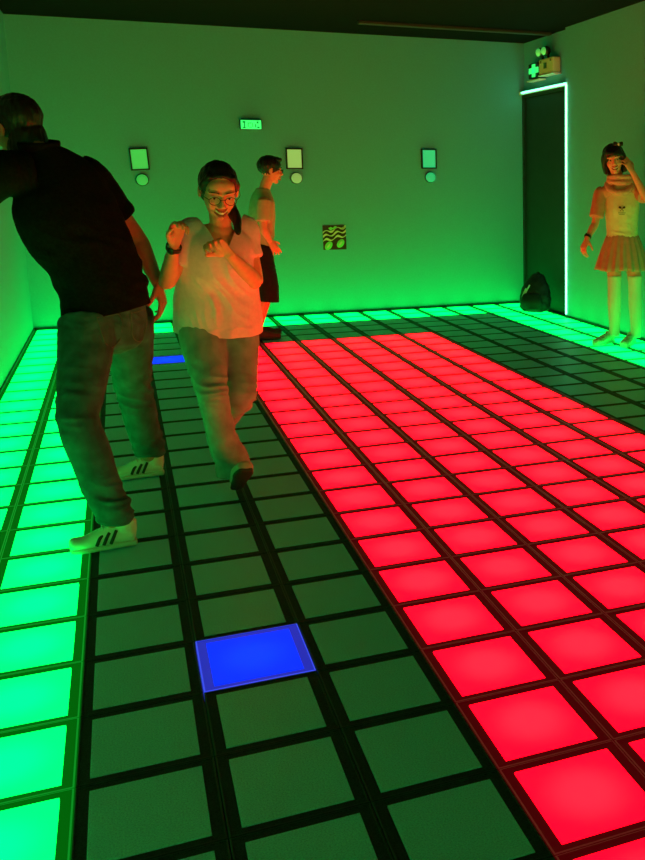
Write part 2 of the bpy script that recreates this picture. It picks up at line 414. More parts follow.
def strap_ring(root, c, axis, side, a, b, w, m, name='wrist_watch', face=None):
    """band around a wrist with a case"""
    ax = V(axis).normalized(); M = basis(ax, side); c = V(c); bm = bmesh.new(); n = 28; rings = []
    for i in range(n):
        t = 2*PI*i/n; dx = V((math.cos(t)*a, 0, math.sin(t)*b)); no = V((math.cos(t), 0, math.sin(t)))
        rings.append([bm.verts.new(M @ (dx+no*h+V((0, y, 0)))+c) for h, y in ((0, -w/2), (.0035, -w/2), (.0035, w/2), (0, w/2))])
    for i in range(n):
        A, B = rings[i], rings[(i+1) % n]
        for k in range(4): bm.faces.new((A[k], B[k], B[(k+1) % 4], A[(k+1) % 4]))
    bmesh.ops.recalc_face_normals(bm, faces=bm.faces)
    o = finish(name, bm, m, root)
    if face:
        bm = bmesh.new(); ell(bm, (0, 0, b+.004), (.017, .017, .006), M, origin=c, seg=16); finish('watch_case', bm, face, o)
    return o

skin_man = mat('skin_tan', (.56, .22, .15), .5, .35, nscale=40, namp=.08, bump=.15, bscale=300)
skin_woman = mat('skin_light', (.84, .34, .24), .45, .35, nscale=40, namp=.06, bump=.1, bscale=300)
m_hair = mat('black_hair', (.012, .011, .010), .38, .4, bump=.9, bscale=90, stretch=(1, 1, .12))
m_eye = mat('eye_white', (.75, .73, .70), .2, .5)
m_iris = mat('dark_iris', (.02, .015, .01), .2, .5)
m_lip = mat('lips', (.45, .14, .12), .4, .4)
m_teeth = mat('teeth', (.85, .82, .75), .3, .5)
m_black = mat('black_plastic', (.012, .012, .013), .35, .5)
m_metal = mat('steel', (.5, .5, .5), .3, .5, metal=1)

# ================================================================== MAN in black shirt, seen from behind
ROOT = (.77, -5.97, 0)
man = empty('person', ROOT, 'man in black short-sleeved shirt and dark jeans seen from behind, bending left with feet apart', 'person')
rt = V((.8, .6, 0)); fw = V((-.6, .8, 0))
m_shirt_b = mat('black_cotton', (.006, .007, .007), .9, .08, nscale=90, namp=.35, bump=.4, bscale=260)
m_jean_d = mat('dark_denim', (.052, .125, .15), .85, .15, nscale=14, namp=.35, bump=.6, bscale=420)
m_shoe_w = mat('white_leather', (.78, .78, .74), .45, .35, nscale=30, namp=.06)
m_sole_w = mat('off_white_rubber', (.70, .68, .60), .6, .3)
m_strp = mat('dark_stripe', (.03, .03, .035), .5, .3)
pelv = V((.727, -5.955, .83)); Lh = V((.665, -6.03, .80)); Rh = V((.812, -5.86, .80))
Lk = V((.610, -6.28, .49)); La = V((.712, -6.42, .10)); Rk = V((.815, -5.60, .48)); Ra = V((.865, -5.48, .10))
chest = V((.655, -5.95, 1.235)); nb = V((.548, -5.945, 1.508)); hc = V((.468, -5.885, 1.602))
Rs = V((.705, -5.835, 1.42)); Re = V((.878, -5.735, 1.15)); Rw = V((.950, -5.76, .945))
Ls = V((.425, -6.06, 1.435)); Le = V((.25, -6.0, 1.27)); Lw = V((.17, -5.78, 1.12))
HM = basis((-.66, .70, -.30), (-.10, .0, 1))
b = bmesh.new()
head_shape(b, hc, HM, 1.05)
tube(b, [(nb+V((.0, 0, -.06)), .056, .054), (nb+V((-.03, .01, .03)), .050, .052), (hc+V((.03, -.01, -.05)), .056, .062)], rt)
tube(b, [(pelv-V((0, 0, .03)), .15, .10, rt), (V((.745, -5.955, .98)), .135, .10, rt), (chest, .155, .11, rt), (V((.60, -5.945, 1.37)), .15, .09, rt), (nb+V((0, 0, -.02)), .07, .06, rt)], rt, 20)
for S_, E_, W_ in ((Rs, Re, Rw), (Ls, Le, Lw)):
    tube(b, [(S_, .052), (S_.lerp(E_, .5), .047), (E_, .038), (E_.lerp(W_, .3), .040), (W_, .026, .021)], rt)
for H_, K_, A_ in ((Lh, Lk, La), (Rh, Rk, Ra)):
    tube(b, [(H_, .082), (H_.lerp(K_, .5), .072), (K_, .052), (K_.lerp(A_, .3), .053), (A_, .036)], rt)
hand(b, Rw, (.16, -.10, -1), (-.75, .3, 0), -1, .98, (22, 26, 30, 34), .06, 20, .6)
hand(b, Lw, (-.15, 1, -.2), (0, 0, -1), 1, 1.0, (15, 18, 22, 28))
finish('body', fuse(b, .0045, 3), skin_man, man)
# hair
b = bmesh.new()
ell(b, (0, -.016, .036), (.088, .108, .096), HM, [((0, .045, 0), (0, .9, -.35))], origin=hc)
ell(b, (0, .02, .085), (.066, .075, .040), HM, origin=hc)
ell(b, (0, -.045, -.055), (.072, .060, .082), HM, origin=hc)
ell(b, hc+V((.022, -.028, -.075)), (.062, .062, .06))
def hair_d(a):
    return lambda co, no: a*noise.noise(co*V((60, 60, 18)).x if 0 else V((co.x*70, co.y*70, co.z*22)))+a*.6*noise.noise(co*25)
finish('hair', fuse(b, .0045, 2, hair_d(.005)), m_hair, man)
# shirt
b = bmesh.new()
tube(b, [(V((.742, -5.955, .83)), .186, .150, rt), (V((.735, -5.955, .95)), .182, .148, rt), (V((.695, -5.95, 1.10)), .188, .150, rt), (V((.626, -5.95, 1.26)), .212, .150, rt), (V((.605, -5.945, 1.385)), .178, .112, rt), (nb+V((.0, 0, -.012)), .085, .074, rt)], rt, 28)
tube(b, [(Rs+V((-.06, -.04, .0)), .075), (Rs, .077), (Rs.lerp(Re, .35), .073), (Rs.lerp(Re, .66), .070)], rt, 18, round_=.06)
tube(b, [(Ls+V((.06, .04, -.01)), .090), (Ls+V((0, 0, -.01)), .088), (Ls.lerp(Le, .35), .074), (Ls.lerp(Le, .75), .072)], rt, 18, round_=.06)
ell(b, (0, 0, 0), (.10, .075, .15), basis(fw, (0, 0, 1)), origin=V((.69, -5.85, 1.30)))
ell(b, (0, 0, 0), (.10, .075, .085), basis(fw, (0, 0, 1)), origin=V((.640, -5.89, 1.415)))
shf = folds([((.82, -5.9, 1.02), .16, 1.0), ((.60, -6.0, 1.10), .16, .8), ((.76, -5.86, 1.33), .1, .7), ((.75, -6.0, .9), .14, .5)], .013, 8, (.5, .1, 1), 2.5, .004)
b = fuse(b, .007, 5, shf)
hem = V((.80, -.0, .0))
cut(b, (.73, -5.955, .862), V((.16, 0, -1)))
cut_local(b, nb+V((-.004, .0, .022)), V((-.15, .05, 1)), .12)
finish('shirt', b, m_shirt_b, man, .003)
b = bmesh.new()   # collar
cc = nb+V((-.004, 0, .02)); CM = basis(fw, (-.15, .05, 1))
tube(b, [(CM @ V((math.cos(t)*.073, math.sin(t)*.066, .008*math.sin(t*1)))+cc, .006, .024, CM @ V((math.cos(t), math.sin(t), -.25))) for t in [i*PI/10+.1*PI-PI*1.5 for i in range(19)]], (1, 0, 0), 10, 2)
finish('collar', b, m_shirt_b, man)
# jeans
b = bmesh.new()
tube(b, [(V((.742, -5.955, .965)), .158, .118, rt), (pelv+V((.005, 0, 0)), .172, .135, rt), (pelv+V((0, 0, -.07)), .160, .128, rt)], rt, 24)
tube(b, [(Lh+V((.0, 0, .03)), .110, .112), (Lh.lerp(Lk, .35), .100), (Lh.lerp(Lk, .75), .085), (Lk, .076), (Lk.lerp(La, .35), .076), (Lk.lerp(La, .7), .070), (La+V((0, 0, .05)), .066), (La+V((0, 0, .012)), .064)], rt, 20, round_=.06)
tube(b, [(Rh+V((.0, 0, .03)), .110, .112), (Rh.lerp(Rk, .35), .101), (Rh.lerp(Rk, .75), .087), (Rk, .079), (Rk.lerp(Ra, .35), .076), (Rk.lerp(Ra, .7), .070), (Ra+V((0, 0, .05)), .066), (Ra+V((0, 0, .012)), .064)], rt, 20, round_=.06)
jf = folds([(Lk+V((0, 0, .05)), .11, 1.0), (La+V((0, 0, .07)), .09, 1.7), (Rk, .12, 1.0), (Ra+V((0, 0, .07)), .09, 1.7), (pelv+V((0, 0, -.06)), .15, .9)], .014, 11, (.15, .1, 1), 2.2, .003)
b = fuse(b, .006, 4, jf)
bvh = BVHTree.FromBMesh(b)
jn = finish('jeans', b, m_jean_d, man, .003)
m_seam = mat('denim_seam', (.11, .15, .16), .8, .1)
b = bmesh.new()   # back pocket stitching laid on the surface
for cx in (-.075, .075):
    path = [(-.05, .05), (-.05, 0), (-.045, -.05), (0, -.075), (.045, -.05), (.05, 0), (.05, .05), (0, .052), (-.05, .05)]
    pts = []
    for u_, v_ in path:
        o_ = pelv+rt*(cx+u_)-fw*.30+V((0, 0, v_-.02)); h = bvh.ray_cast(o_, fw)
        if h[0]: pts.append((h[0]+h[1]*.001, .0022))
    if len(pts) > 3: tube(b, pts, (0, 0, 1), 6, 4)
finish('pocket_seam', b, m_seam, jn)
shoe(man, La+V((.086, .0, -.10)), (-1, -.06, 0), (0, 0, 1), m_shoe_w, m_sole_w, .95, m_strp, m_sole_w, zs=1.22)
shoe(man, Ra+V((.070, .0, -.10)), (-1, .0, 0), (0, 0, 1), m_shoe_w, m_sole_w, .95, m_strp, m_sole_w, zs=1.2)

# ================================================================== WOMAN in white top, running towards the camera
ROOT = (1.19, -5.8, 0)
wom = empty('person', ROOT, 'laughing woman in glasses, white V-neck top and light jeans, hands raised, running forward', 'person')
m_top_w = mat('white_cotton', (.94, .58, .78), .8, .2, nscale=60, namp=.05, bump=.3, bscale=260, sheen=.1)
m_jean_l = mat('light_denim', (.29, .35, .40), .85, .15, nscale=16, namp=.22, bump=.5, bscale=420)
sx = V((1, 0, 0))
pv = V((1.20, -5.66, .77)); ch = V((1.208, -5.755, 1.05)); nb = V((1.222, -5.80, 1.195)); hc = V((1.214, -5.888, 1.350))
Rh = V((1.115, -5.68, .75)); Lh = V((1.275, -5.65, .75))
Rk = V((1.130, -5.93, .475)); Ra = V((1.188, -5.87, .125))
Lk = V((1.262, -5.82, .43)); La = V((1.225, -5.50, .27))
Rs = V((1.095, -5.765, 1.165)); Re = V((.985, -5.80, .955)); Rw = V((1.018, -5.93, 1.125))
Ls = V((1.328, -5.735, 1.175)); Le = V((1.358, -5.79, .945)); Lw = V((1.232, -5.955, 1.085))
HM = basis((.06, -.86, -.42), (.05, -.3, 1))
b = bmesh.new()
head_shape(b, hc, HM, 1.0, smile=True, open_mouth=True)
tube(b, [(nb+V((0, .02, -.05)), .052, .050), (nb+V((0, -.0, .03)), .046, .047), (hc+V((0, .04, -.03)), .046, .054)], sx)
tube(b, [(pv-V((0, 0, .03)), .145, .10), (V((1.20, -5.69, .90)), .115, .085), (ch, .130, .092), (V((1.215, -5.785, 1.15)), .125, .07), (nb+V((0, 0, -.01)), .055, .05)], sx, 20)
for k in (-1, 1): ell(b, ch+V((k*.062, -.075, .015)), (.05, .022, .045))
for S_, E_, W_ in ((Rs, Re, Rw), (Ls, Le, Lw)):
    tube(b, [(S_, .044), (S_.lerp(E_, .5), .041), (E_, .034), (E_.lerp(W_, .3), .036), (W_, .024, .020)], (0, 1, 0))
for H_, K_, A_ in ((Rh, Rk, Ra), (Lh, Lk, La)):
    tube(b, [(H_, .078), (H_.lerp(K_, .5), .068), (K_, .050), (K_.lerp(A_, .3), .050), (A_, .034)], sx)
hand(b, Rw, (.22, -.12, 1), (.35, -.75, 0), -1, .90, (48, 52, 58, 62), .05, 30, .5)
hand(b, Lw, (-.62, -.30, .62), (.1, -.6, -.7), -1, .90, (45, 50, 55, 60), .05, 30, .5)
finish('body', fuse(b, .0042, 3), skin_woman, wom)
face_bits(wom, hc, HM, 1.0, m_eye, m_iris, m_lip, m_teeth, True, .6)
glasses(wom, hc, HM, 1.0, mat('dark_wire', (.03, .02, .02), .3, .5, metal=.5))
b = bmesh.new()
ell(b, (0, -.018, .034), (.082, .098, .092), HM, [((0, .040, .03), (0, 1, -.22)), ((0, 0, -.035), (0, .5, -1))], origin=hc)
ell(b, (0, -.055, -.02), (.072, .058, .07), HM, origin=hc)
for k in (-1, 1):
    tube(b, [(HM @ V((k*.045, .040, .085))+hc, .014), (HM @ V((k*.070, .025, .045))+hc, .013), (HM @ V((k*.076, .004, .012))+hc, .009), (HM @ V((k*.074, -.015, -.015))+hc, .008)], sx, 10)
finish('hair', fuse(b, .0042, 2, hair_d(.004)), m_hair, wom)
b = bmesh.new()
tube(b, [(HM @ V((.03, -.085, -.03))+hc, .026), (hc+V((.060, .03, -.10)), .024), (hc+V((.070, -.005, -.145)), .020), (hc+V((.066, -.03, -.185)), .009)], sx, 12)
finish('ponytail', fuse(b, .0045, 2, hair_d(.004)), m_hair, wom)
# top
b = bmesh.new()
tube(b, [(V((1.195, -5.67, .66)), .196, .150), (V((1.197, -5.685, .78)), .196, .150), (V((1.20, -5.705, .93)), .180, .140), (ch+V((0, -.01, 0)), .158, .128), (V((1.217, -5.78, 1.145)), .140, .092), (nb+V((0, .005, .0)), .080, .066)], sx, 28)
tube(b, [(Rs+V((.05, 0, .005)), .060), (Rs+V((0, 0, .005)), .064), (Rs.lerp(Re, .35), .058), (Rs.lerp(Re, .60), .057)], (0, 1, 0), 18, round_=.06)
tube(b, [(Ls+V((-.05, 0, .005)), .060), (Ls+V((0, 0, .005)), .064), (Ls.lerp(Le, .30), .056), (Ls.lerp(Le, .54), .055)], (0, 1, 0), 18, round_=.06)
wf = folds([((1.10, -5.8, .92), .14, .9), ((1.28, -5.8, .95), .13, .8), ((1.2, -5.8, .75), .16, .6), ((1.35, -5.76, 1.08), .08, .9), ((1.2, -5.85, 1.02), .1, .4)], .011, 7, (.8, 0, .5), 2.5, .003)
b = fuse(b, .006, 5, wf)
for v in b.verts:   # hem flares over the hips
    if v.co.z < .74: v.co.y += .004*math.sin(v.co.x*70)
cut(b, (1.20, -5.68, .712), V((-.06, .10, -1)))
# V neck: two planes meeting below the throat
ap = V((1.222, -5.88, 1.062)); t1 = V((1.138, -5.80, 1.225)); t2 = V((1.308, -5.80, 1.225))
fwv = V((0, -1, .55)).normalized()
n1 = (t1-ap).cross(fwv).normalized(); n2 = (t2-ap).cross(fwv).normalized()
if n1.dot(t2-ap) < 0: n1 = -n1
if n2.dot(t1-ap) < 0: n2 = -n2
g = [f for f in b.faces if (f.calc_center_median()-nb).length < .19]
for nq in (n1, n2):
    g = [f for f in b.faces if (f.calc_center_median()-nb).length < .19]
    bmesh.ops.bisect_plane(b, geom=list({v for f in g for v in f.verts})+list({e for f in g for e in f.edges})+g, plane_co=ap, plane_no=nq)
bmesh.ops.delete(b, geom=[f for f in b.faces if (f.calc_center_median()-nb).length < .19 and (f.calc_center_median()-ap).dot(n1) > 0 and (f.calc_center_median()-ap).dot(n2) > 0], context='FACES')
finish('top', b, m_top_w, wom, .003)
# jeans, flared towards the hem
b = bmesh.new()
tube(b, [(V((1.20, -5.68, .88)), .135, .105), (pv, .165, .125), (pv+V((0, 0, -.06)), .160, .120)], sx, 24)
tube(b, [(Rh+V((0, 0, .02)), .103), (Rh.lerp(Rk, .35), .097), (Rh.lerp(Rk, .75), .078), (Rk, .066), (Rk.lerp(Ra, .35), .062), (Rk.lerp(Ra, .7), .066), (Ra+V((.012, 0, .03)), .074, .066), (Ra+V((.022, 0, -.045)), .082, .068)], sx, 20, round_=.06)
tube(b, [(Lh+V((0, 0, .02)), .103), (Lh.lerp(Lk, .35), .097), (Lh.lerp(Lk, .75), .078), (Lk, .066), (Lk.lerp(La, .35), .062), (Lk.lerp(La, .7), .060), (La, .062), (La+V((-.01, .05, -.02)), .064)], sx, 20, round_=.06)
jf = folds([(Rk+V((0, 0, .03)), .10, 1.0), (Ra+V((0, 0, .08)), .10, .8), (Lk, .12, .8), (pv+V((0, 0, -.08)), .12, .9)], .013, 10, (.35, 0, 1), 2.2, .003)
b = fuse(b, .0055, 4, jf)
jn = finish('jeans', b, m_jean_l, wom, .003)
b = bmesh.new(); tube(b, [(Lh.lerp(Rh, .5)+V((0, -.128, .0)), .0022), (Lh.lerp(Rh, .5)+V((0, -.118, -.07)), .0022)], sx, 6, 3); finish('fly_seam', b, m_seam, jn)
m_sole_d = mat('dark_rubber', (.05, .045, .045), .7, .3, bump=.8, bscale=60)
m_shoe_g = mat('grey_canvas', (.45, .42, .40), .7, .2, nscale=30, namp=.1)
shoe(wom, Ra+V((.020, -.035, -.120)), (.10, -.80, .55), (0, .55, .80), m_shoe_g, m_sole_d, .98, None, m_sole_w)
shoe(wom, La+V((-.008, .07, .03)), (0, .35, -1), (0, -1, -.3), m_shoe_g, m_sole_d, .90, None, m_sole_w)
strap_ring(wom, Rw+(Re-Rw).normalized()*.012, Rw-Re, (-.3, -1, 0), .029, .026, .02, m_black, 'wrist_watch', m_black)

# ================================================================== BOY with glasses behind, in profile
ROOT = (1.95, -1.4, 0)
boy = empty('person', ROOT, 'short-haired person in glasses, tan T-shirt and black shorts in profile behind the running woman', 'person')
m_tan = mat('tan_cotton', (.52, .46, .33), .85, .15, nscale=40, namp=.06, bump=.3, bscale=260)
m_shorts = mat('black_shorts', (.012, .012, .013), .8, .2, nscale=40, namp=.2, bump=.3, bscale=200)
sd = V((-.35, 1, 0)).normalized(); fwb = V((1, .3, 0)).normalized()    # facing right in the picture
pv = V((1.93, -1.40, .80)); ch = V((1.965, -1.40, 1.12)); nb = V((1.985, -1.40, 1.30)); hc = V((2.055, -1.40, 1.475))
HM = basis((1, .0, -.12), (.05, 0, 1))
Nh, Nk, Na = V((1.93, -1.48, .78)), V((1.97, -1.50, .46)), V((1.86, -1.50, .09))
Fh, Fk, Fa = V((1.94, -1.32, .78)), V((1.97, -1.30, .45)), V((1.90, -1.28, .09))
Ns, Ne, Nw = V((1.965, -1.55, 1.225)), V((1.945, -1.58, .985)), V((2.00, -1.56, .87))
Fs, Fe, Fw = V((1.975, -1.25, 1.225)), V((1.96, -1.22, .99)), V((1.97, -1.25, .80))
b = bmesh.new()
head_shape(b, hc, HM, .97)
tube(b, [(nb+V((0, 0, -.05)), .05), (nb+V((.02, 0, .04)), .047), (hc+V((-.01, 0, -.05)), .05)], sd)
tube(b, [(pv-V((0, 0, .03)), .135, .09), (V((1.945, -1.4, .95)), .12, .085), (ch, .14, .095), (V((1.98, -1.4, 1.24)), .13, .075), (nb, .055, .05)], sd, 20)
for A_ in ((Ns, Ne, Nw), (Fs, Fe, Fw)):
    tube(b, [(A_[0], .044), (A_[0].lerp(A_[1], .5), .040), (A_[1], .034), (A_[1].lerp(A_[2], .3), .035), (A_[2], .024, .020)], sd)
for A_ in ((Nh, Nk, Na), (Fh, Fk, Fa)):
    tube(b, [(A_[0], .078), (A_[0].lerp(A_[1], .5), .066), (A_[1], .050), (A_[1].lerp(A_[2], .3), .051), (A_[2], .034)], sd)
hand(b, Nw, (.45, 0, -.75), (0, .9, -.3), 1, .90, (20, 24, 28, 32))
hand(b, Fw, (.2, 0, -.9), (0, -.9, -.3), -1, .92, (20, 24, 28, 32))
finish('body', fuse(b, .0055, 2), skin_woman, boy)
face_bits(boy, hc, HM, .97, m_eye, m_iris, m_lip)
glasses(boy, hc, HM, .97, m_black, thick=.0024)
b = bmesh.new()
ell(b, (0, -.014, .040), (.084, .102, .092), HM, [((0, .075, .02), (0, 1, -.25)), ((0, 0, -.03), (0, .55, -1))], origin=hc)
ell(b, (0, .035, .10), (.055, .06, .025), HM, origin=hc)
finish('hair', fuse(b, .0055, 2, hair_d(.005)), m_hair, boy)
b = bmesh.new()
tube(b, [(V((1.925, -1.4, .60)), .165, .108), (V((1.940, -1.4, .85)), .155, .10), (ch, .16, .098), (V((1.975, -1.4, 1.235)), .148, .080), (nb+V((0, 0, .0)), .075, .062)], sd, 24)
for S_, E_ in ((Ns, Ne), (Fs, Fe)):
    tube(b, [(S_, .062), (S_.lerp(E_, .4), .064), (S_.lerp(E_, .75), .064)], sd, 16, round_=.06)
b = fuse(b, .0075, 4, folds([((1.95, -1.5, .9), .15, 1), ((1.97, -1.5, 1.15), .1, .7)], .007, 9, (.3, 0, 1), 2.5, .003))
cut(b, (1.935, -1.4, .675), (.1, 0, -1)); cut_local(b, nb+V((.01, 0, .02)), (.1, 0, 1), .1)
finish('shirt', b, m_tan, boy, .003)
b = bmesh.new()
tube(b, [(V((1.94, -1.4, .90)), .135, .082), (pv, .145, .092), (pv+V((0, 0, -.06)), .15, .10)], sd, 24)
for A_ in ((Nh, Nk), (Fh, Fk)):
    tube(b, [(A_[0]+V((0, 0, .02)), .095, .092), (A_[0].lerp(A_[1], .6), .095, .095), (A_[1], .092, .092), (A_[1]+V((.0, 0, -.16)), .092, .085)], sd, 18)
b = fuse(b, .0075, 3, folds([(Nh+V((0, 0, -.1)), .15, 1), (Fh, .15, 1)], .006, 10, (.3, 0, 1), 2, .003))
cut(b, (1.97, -1.4, .34), (-.1, 0, -1))
finish('shorts', b, m_shorts, boy, .004)
shoe(boy, Na+V((-.06, 0, -.09)), (1, -.08, 0), (0, 0, 1), mat('dark_red_canvas', (.10, .05, .05), .7, .2), m_sole_d, .98, None, None, .006)
shoe(boy, Fa+V((-.06, 0, -.09)), (1, .10, 0), (0, 0, 1), bpy.data.materials['dark_red_canvas'], m_sole_d, .98, None, None, .006)

# ================================================================== GIRL by the right wall, hand to her head
ROOT = (4.765, -2.85, 0)
girl = empty('person', ROOT, 'girl with bobbed black hair, raglan T-shirt and pink pleated skirt by the right wall', 'person')
m_tee = mat('pale_yellow_cotton', (.80, .76, .52), .8, .2, nscale=40, namp=.05, bump=.3, bscale=260)
m_rag = mat('coral_cotton', (.66, .30, .22), .8, .2, nscale=40, namp=.06, bump=.3, bscale=260)
m_scf = mat('pink_knit', (.74, .42, .34), .85, .15, nscale=50, namp=.15, bump=.7, bscale=120)
m_skt = mat('dusty_pink_twill', (.60, .36, .27), .8, .2, nscale=20, namp=.08, bump=.3, bscale=260)
m_skn = mat('skin_girl', (.86, .38, .27), .5, .3, nscale=40, namp=.05)
fwg = V((-.42, -.91, 0)).normalized(); sd = V((.91, -.42, 0))   # side points to her left, picture right
pv = V((4.765, -2.85, .88)); ch = V((4.752, -2.86, 1.16)); nb = V((4.735, -2.87, 1.34)); hc = V((4.655, -2.90, 1.552))
HM = basis((-.42, -.88, -.12), (-.16, 0, 1))
Rh, Rk, Ra = V((4.695, -2.83, .85)), V((4.69, -2.86, .47)), V((4.705, -2.84, .09))
Lh, Lk, La = V((4.845, -2.88, .85)), V((4.85, -2.93, .47)), V((4.848, -2.96, .09))
Rs, Re, Rw = V((4.585, -2.80, 1.27)), V((4.515, -2.84, 1.03)), V((4.415, -2.89, .905))
Ls, Le, Lw = V((4.875, -2.92, 1.29)), V((4.878, -3.06, 1.235)), V((4.765, -3.02, 1.455))
b = bmesh.new()
head_shape(b, hc, HM, .98, smile=True, open_mouth=True)
tube(b, [(nb+V((0, 0, -.05)), .048), (nb+V((-.02, 0, .05)), .044), (hc+V((.015, .02, -.05)), .048)], sd)
tube(b, [(pv-V((0, 0, .03)), .14, .095), (V((4.76, -2.855, 1.0)), .11, .082), (ch, .125, .09), (V((4.745, -2.865, 1.27)), .125, .07), (nb, .052, .05)], sd, 20)
for A_ in ((Rs, Re, Rw), (Ls, Le, Lw)):
    tube(b, [(A_[0], .042), (A_[0].lerp(A_[1], .5), .038), (A_[1], .032), (A_[1].lerp(A_[2], .3), .033), (A_[2], .023, .019)], sd)
for A_ in ((Rh, Rk, Ra), (Lh, Lk, La)):
    tube(b, [(A_[0], .078), (A_[0].lerp(A_[1], .5), .065), (A_[1], .050), (A_[1].lerp(A_[2], .3), .051), (A_[2], .032)], sd)
hand(b, Rw, (-.45, -.15, -.85), (.55, .2, -.35), 1, .92, (28, 32, 36, 40))
hand(b, Lw, (-.50, .10, .85), (-.35, .85, .2), -1, .92, (25, 30, 36, 42))
finish('body', fuse(b, .005, 2), m_skn, girl)
face_bits(girl, hc, HM, .98, m_eye, m_iris, m_lip, m_teeth, True)
b = bmesh.new()
ell(b, (0, -.015, .040), (.090, .106, .094), HM, [((0, .066, .02), (0, 1, -.35)), ((0, 0, -.04), (0, .2, -1))], origin=hc)
for k in (-1, 1):
    tube(b, [(HM @ V((k*.04, .055, .085))+hc, .022, .03), (HM @ V((k*.078, .025, .035))+hc, .020, .045), (HM @ V((k*.086, .0, -.03))+hc, .020, .052), (HM @ V((k*.080, .005, -.10))+hc, .016, .050)], HM @ V((1, 0, 0)), 12)
tube(b, [(HM @ V((0, -.09, .02))+hc, .08, .03), (HM @ V((0, -.09, -.05))+hc, .085, .035), (HM @ V((0, -.075, -.115))+hc, .075, .030)], HM @ V((1, 0, 0)), 16)
tube(b, [(HM @ V((-.055, .068, .052))+hc, .016, .010), (HM @ V((0, .088, .062))+hc, .02, .010), (HM @ V((.055, .068, .052))+hc, .016, .010)], HM @ V((0, 0, 1)), 10)
finish('hair', fuse(b, .005, 2, hair_d(.005)), m_hair, girl)
b = bmesh.new()
tube(b, [(V((4.767, -2.85, .84)), .150, .118), (V((4.762, -2.855, .98)), .132, .11), (ch, .148, .118), (V((4.746, -2.865, 1.265)), .138, .088), (nb+V((0, 0, .005)), .072, .062)], sd, 24)
b = fuse(b, .006, 4, folds([((4.75, -2.9, .95), .12, 1), ((4.75, -2.95, 1.1), .1, .5)], .006, 10, (.4, 0, 1), 2.5, .003))
cut(b, (4.76, -2.85, .875), (0, 0, -1)); cut_local(b, nb+V((0, 0, .02)), (-.1, 0, 1), .1)
finish('t_shirt', b, m_tee, girl, .003)
for S_, E_, f_ in ((Rs, Re, .78), (Ls, Le, .72)):
    b = bmesh.new()
    tube(b, [(S_.lerp(nb, .55)+V((0, 0, -.01)), .056, .07), (S_.lerp(nb, .2), .060), (S_+V((0, 0, .003)), .060), (S_.lerp(E_, .4), .060), (S_.lerp(E_, f_), .061)], sd, 16, round_=.06)
    b = fuse(b, .006, 3)
    finish('sleeve', b, m_rag, girl, .003)
b = bmesh.new()   # cowl scarf: draped rolls around the neck
CM = basis(fwg, (0, 0, 1)); cc = nb+V((-.01, -.005, .02))
for rr, zz, r_, dp in ((.082, .03, .030, .02), (.098, -.005, .032, .055), (.090, .055, .020, .0)):
    pts = []
    for i in range(25):
        t = 2*PI*i/24; fr = max(0, math.sin(t))
        pts.append((CM @ V((math.cos(t)*rr, math.sin(t)*rr*.95, zz-dp*fr*1.3))+cc, r_*.8, r_))
    tube(b, pts, (0, 0, 1), 12, 1)
finish('cowl_scarf', fuse(b, .0055, 2, folds([(cc, .2, 1)], .005, 16, (.6, .2, 1), 2, .002)), m_scf, girl)
b = bmesh.new()   # small bow print on the chest
bc = V((4.748, -2.86, 1.155))+fwg*.129
for k in (-1, 1):
    tube(b, [(bc+sd*k*.003, .003, .002), (bc+sd*k*.016+V((0, 0, .010)), .009, .002), (bc+sd*k*.026+V((0, 0, .008))-fwg*.003, .006, .002)], (0, 0, 1), 8, 3)
    tube(b, [(bc+V((0, 0, -.004)), .002), (bc+sd*k*.015+V((0, 0, -.020)), .002)], sd, 6, 2)
for z_, w_ in ((-.035, .03), (-.047, .022)):
    tube(b, [(bc+sd*-w_+V((0, 0, z_)), .0018, .0018), (bc+sd*w_+V((0, 0, z_)), .0018, .0018)], sd, 6, 2)
finish('bow_print', b, m_black, girl)
b = bmesh.new(); n = 160; rings = []   # pleated skirt
for j in range(11):
    t = j/10; z = .955-.315*t; R0 = .120+.105*t**.8; D0 = .098+.105*t**.8
    ring = []
    for i in range(n):
        a = 2*PI*i/n; pl = (2*abs(((i*20/n) % 1)-.5))
        k = 1+(.02+.10*t)*(pl-.5)
        p = V((4.767, -2.852, z))+sd*math.cos(a)*R0*k+fwg*math.sin(a)*D0*k
        p.z += .006*t*math.sin(a*5); ring.append(b.verts.new(p))
    rings.append(ring)
for A, B in zip(rings, rings[1:]):
    for k in range(n): b.faces.new((A[k], A[(k+1) % n], B[(k+1) % n], B[k]))
bmesh.ops.recalc_face_normals(b, faces=b.faces)
sk = finish('skirt', b, m_skt, girl, .003)
b = bmesh.new(); pts = [(V((4.767, -2.852, .945))+sd*math.cos(t)*.124+fwg*math.sin(t)*.102, .006, .016) for t in [2*PI*i/24 for i in range(25)]]
tube(b, pts, (0, 0, 1) if 0 else (1, 0, 0), 8, 1); bmesh.ops.recalc_face_normals(b, faces=b.faces); finish('waistband', b, m_skt, sk)
m_snk = mat('pale_sneaker', (.70, .72, .62), .6, .3, nscale=60, namp=.3)
shoe(girl, Ra+V((.03, .075, -.09)), (-.9, -.5, 0), (0, 0, 1), m_snk, m_sole_w, 1.08, None, m_strp, .006)
shoe(girl, La+V((.02, .07, -.09)), (-.75, -.7, 0), (0, 0, 1), m_snk, m_sole_w, 1.08, None, m_strp, .006)
m_sock = mat('white_sock', (.70, .80, .70), .85, .15, bump=.3, bscale=260)
for A_, K_ in ((Ra, Rk), (La, Lk)):
    b = bmesh.new(); tube(b, [(K_+V((0, 0, .12)), .061), (K_, .056), (K_.lerp(A_, .3), .057), (A_+V((0, 0, .08)), .047), (A_+V((0, 0, -.02)), .044)], sd, 18, round_=.05); finish('sock', b, m_sock, girl)
strap_ring(girl, Rw+V((.012, .004, .02)), Rw-Re, (-1, -.3, 0), .027, .024, .02, m_black, 'wrist_watch', m_black)
